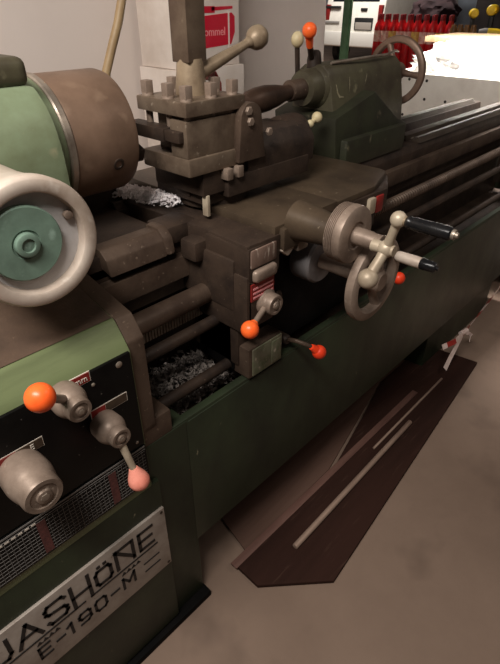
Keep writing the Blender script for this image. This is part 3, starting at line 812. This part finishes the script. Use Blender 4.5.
# maroon bundle behind
b = MB(); bm_ = bmesh.new(); bmesh.ops.create_icosphere(bm_, subdivisions=4, radius=1)
for v in bm_.verts:
    f = 1+.25*noise.fractal(v.co*2, 1, 2, 3); v.co = Vector((v.co.x*.22*f, v.co.y*.24*f, max(v.co.z,-.75)*.16*f))
    v.co += Vector((5.85, 2.86, 1.39))
b.merge(bm_); o = b.build('cloth_bundle', M['maroon']); tag(o, 'dark maroon cloth bundle heaped behind the red bottles', 'cloth')
zlo = o.location.z
t = empty('dark_cabinet', (5.9, 2.7, 0)); tag(t, 'dark low cabinet behind bottles, under the maroon bundle', 'cabinet')
MB().box(5.5, 6.2, 2.2, 3.12, 0, zlo-.001, .005).build('cabinet_body', M['bench'], t)
for k in range(2): 
    d_ = MB().box(5.485, 5.501, 2.22+k*.45, 2.64+k*.45, .1, zlo-.06, .003).build('cabinet_door', M['bench'], t)
    MB().box(5.475,5.486,2.60+k*.45,2.615+k*.45,.7,.82,.002).build('handle', M['steel'], d_)

# tool rack with yellow power tools
t = empty('tool_rack', (5.0, 1.6, 0)); tag(t, 'dark tool rack with back board at right beyond the plywood table', 'rack')
MB().box(4.68, 5.15, 1.3, 2.14, 1.20, 1.23, .003).build('rack_shelf', M['bench'], t)
MB().box(5.15, 5.18, 1.3, 2.14, 0, 1.9, .003).build('rack_board', M['bench'], t)
for y in (1.3, 2.1): MB().box(4.70, 4.74, y, y+.04, 0, 1.201).build('leg', M['bench'], t)
def drill(name, loc, rz, label, tilt=0, s_=1.):
    r = empty(name, loc); r.rotation_euler = (0, tilt, rz)
    tag(r, label, 'power tool', 'yellow and black power tools on the rack')
    r.scale = (s_,)*3
    L0 = r.location.copy(); r.location = (0,0,0)
    MB().box(-.045,.045,-.035,.035,0,.05,.008).build('battery', M['dark'], r)
    MB().prism([(-.022,.045),(.022,.045),(.03,.16),(-.022,.16)],'Y',-.018,.018,0,.006).build('grip', M['dark'], r)
    MB().lathe((-.075,0,.19),(1,0,0),[(0,.03),(.01,.038),(.12,.038),(.13,.034)],20).build('motor_housing', M['yellow'], r)
    MB().lathe((.055,0,.19),(1,0,0),[(0,.032),(.02,.030),(.05,.02),(.06,.012)],20).build('drill_chuck', M['dark'], r)
    r.location = L0
def grinder(loc, rz, label):
    r = empty('angle_grinder', (0,0,0)); tag(r, label, 'power tool', 'yellow and black power tools on the rack')
    MB().lathe((-.16,0,.045),(1,0,0),[(0,.024),(.01,.028),(.12,.026),(.15,.032),(.22,.034)],20).build('motor_housing', M['yellow'], r)
    MB().lathe((.055,0,.045),(1,0,0),[(0,.034),(.03,.034),(.07,.024)],20).build('gear_head', M['grey'], r)
    MB().lathe((.10,0,.008),(0,0,1),[(0,.055),(.012,.055),(.02,.02),(.04,.02)],28).build('guard', M['dark'], r)
    r.location = loc; r.rotation_euler = (0,0,rz)
drill('cordless_drill', (4.98,2.075,1.2305), 0.5, 'yellow cordless drill leftmost on the dark rack shelf', 0, .92)
drill('cordless_drill', (5.0,1.925,1.2305), 0.2, 'second yellow cordless drill from left on the dark rack shelf', 0, 1.05)
drill('cordless_drill', (5.0,1.775,1.2305), 0.6, 'third yellow cordless drill from left on the dark rack shelf', 0, 1.0)
drill('cordless_drill', (5.0,1.60,1.2305), 0.3, 'rightmost yellow cordless drill on the dark rack shelf', 0, 1.0)
grinder((4.82,1.80,1.2305), 1.8, 'yellow angle grinder with grey head lying in front of the drills')
grinder((4.80,1.47,1.2305), 1.5, 'yellow angle grinder lying at right end of the rack shelf')
jar0 = MB().lathe((0,0,0),(0,0,1),[(0,.026),(.07,.026),(.08,.02),(.10,.02)],16).build('brown_jar', M['brownjar'])
for k in range(4):
    j = jar0 if k == 0 else jar0.copy()
    if k: COL.objects.link(j)
    j.location = (4.84, 2.095-k*.06, 1.1705) 
    j.location = (4.72, 2.11-k*.056, 1.2305)
    tag(j, 'small brown jar, %s on the rack shelf' % ['leftmost','second from left','third from left','fourth from left'][k], 'jar', 'brown jars on the rack')

# vehicles far back
def van(name, loc, lab):
    r = empty(name, (0,0,0)); tag(r, lab, 'vehicle')
    MB().prism([(0,.45),(.03,1.10),(.10,1.48),(.24,1.98),(4.0,1.98),(4.3,1.3),(4.3,.45)], 'Y', -.90, .90, 0, .06).build('body', M['vanw'], r)
    MB().prism([(.085,1.47),(.205,1.90),(.26,1.90),(.14,1.47)], 'Y', -.70, .70, 0, .01).build('rear_window', M['glass'], r)
    MB().box(-.08,.12,-.91,.91,.47,.80,.05).build('bumper', mat('grey_white_bumper',(210,204,194),None,.5), r)
    n_ = MB().prism([(-.005,.84),(-.005,1.12),(.10,1.12),(.10,.84)],'Y',-.62,-.08,0,.02).build('plate_recess', M['dark'], r)
    MB().box(-.016,.01,-.60,-.12,.86,1.02,.004).build('number_plate', mat('dull_plate',(150,140,130),None,.5), r)
    for y in (-.80,.80): MB().box(.015,.12,y-.06,y+.06,1.05,1.40,.02).build('tail_light', mat('tail_red',(120,30,28),None,.3), r)
    MB().box(.02,.08,-.40,-.22,1.27,1.33,.01).build('door_handle', M['dark'], r)
    for y0 in (.40,): 
        MB().box(-.005,.06,y0-.0,y0+.46,1.32,1.37,.01).build('door_strip', M['dark'], r)
        MB().box(-.012,.06,y0-.0,y0+.46,.98,1.03,.01).build('door_strip', M['grey'], r)
    for x in (.8,3.4):
        for y in (-.80,.80):
            w = MB().lathe((x,y-.1,.33),(0,1,0),[(0,.24),(.02,.33),(.18,.33),(.2,.24)],28).build('wheel', M['dark'], r)
            MB().lathe((x,y-.11 if y<0 else y+.09,.33),(0,1,0),[(0,.18),(.02,.19)],20).build('hubcap', M['grey'], w)
    r.location = loc; return r
van('parked_van', (13.0,8.60,0), 'white van seen from the rear behind the green steel column')
MB_ = MB().prism([(0,.0),(.10,0),(.10,2.8),(0,2.8)], 'X', 4.4, 4.5, 0, .006)
b = MB(); b.box(4.50,4.51,3.02,3.08,0,2.8,.002); b.box(4.55,4.56,3.02,3.08,0,2.8,.002); b.box(4.505,4.555,3.047,3.053,0,2.8); b.box(4.46,4.60,2.96,3.14,0,.012,.002)
MB_.bm.free()
o = b.build('steel_column', M['postgreen']); tag(o, 'green steel column between the wall edge and the white van', 'column')

# ------------------------------------------------------------------ light
def area(name, loc, size, power, col, target, sy=None, spread=None):
    l = bpy.data.lights.new(name, 'AREA'); l.energy = power; l.color = col; l.size = size
    if sy: l.shape = 'RECTANGLE'; l.size_y = sy
    if spread: l.spread = math.radians(spread)
    o = bpy.data.objects.new(name, l); COL.objects.link(o); o.location = loc
    o.rotation_euler = (Vector(target)-Vector(loc)).to_track_quat('-Z','Y').to_euler(); return o
area('ceiling_or_fill_lamp', (-.55,.35,2.6), 1.2, 60, (1,.94,.88), (.4,1.0,.9), .25)
area('ceiling_or_fill_lamp', (2.3,-.7,3.0), 1.2, 12, (1,.87,.77), (2.2,-.6,0), .25)
area('ceiling_or_fill_lamp', (3.42,1.25,2.4), .6, 66, (1,.95,.90), (3.62,1.22,.3), .4, 90)  # added light that blows out the film heap and bin
area('ceiling_or_fill_lamp', (5.2,3.4,3.0), 1.2, 130, (1,.96,.92), (7.0,4.2,0), 1.0)  # added fill for the bottles and background, in place of daylight
area('ceiling_or_fill_lamp', (11.3,8.2,3.4), 2.0, 165, (1,.97,.94), (12.6,8.6,0), 1.0)  # extra light added to brighten the van, standing in for daylight
w = bpy.data.worlds.new('World'); scene.world = w; w.use_nodes = True
w.node_tree.nodes['Background'].inputs[0].default_value = (1,.88,.79,1)
w.node_tree.nodes['Background'].inputs[1].default_value = .06

# ------------------------------------------------------------------ camera
f = 500.; pt = math.atan(332/500); a = math.radians(43.3)
Fh = Vector((math.cos(a), math.sin(a), 0)); R = Vector((math.sin(a), -math.cos(a), 0))
F = Fh*math.cos(pt)+Vector((0,0,-math.sin(pt))); U = R.cross(F)
cd = bpy.data.cameras.new('camera'); cam = bpy.data.objects.new('camera', cd); COL.objects.link(cam)
cd.sensor_fit = 'VERTICAL'; cd.sensor_height = 36; cd.lens = f/664*36; cd.clip_start = .02
m = Matrix((R, U, -F)).transposed().to_4x4(); m.translation = Vector((0,0,1.5)); cam.matrix_world = m
scene.camera = cam
scene.view_settings.view_transform = 'Standard'; scene.view_settings.look = 'None'
scene.view_settings.gamma = 1; scene.view_settings.exposure = 0.0; scene.view_settings.use_curve_mapping = False
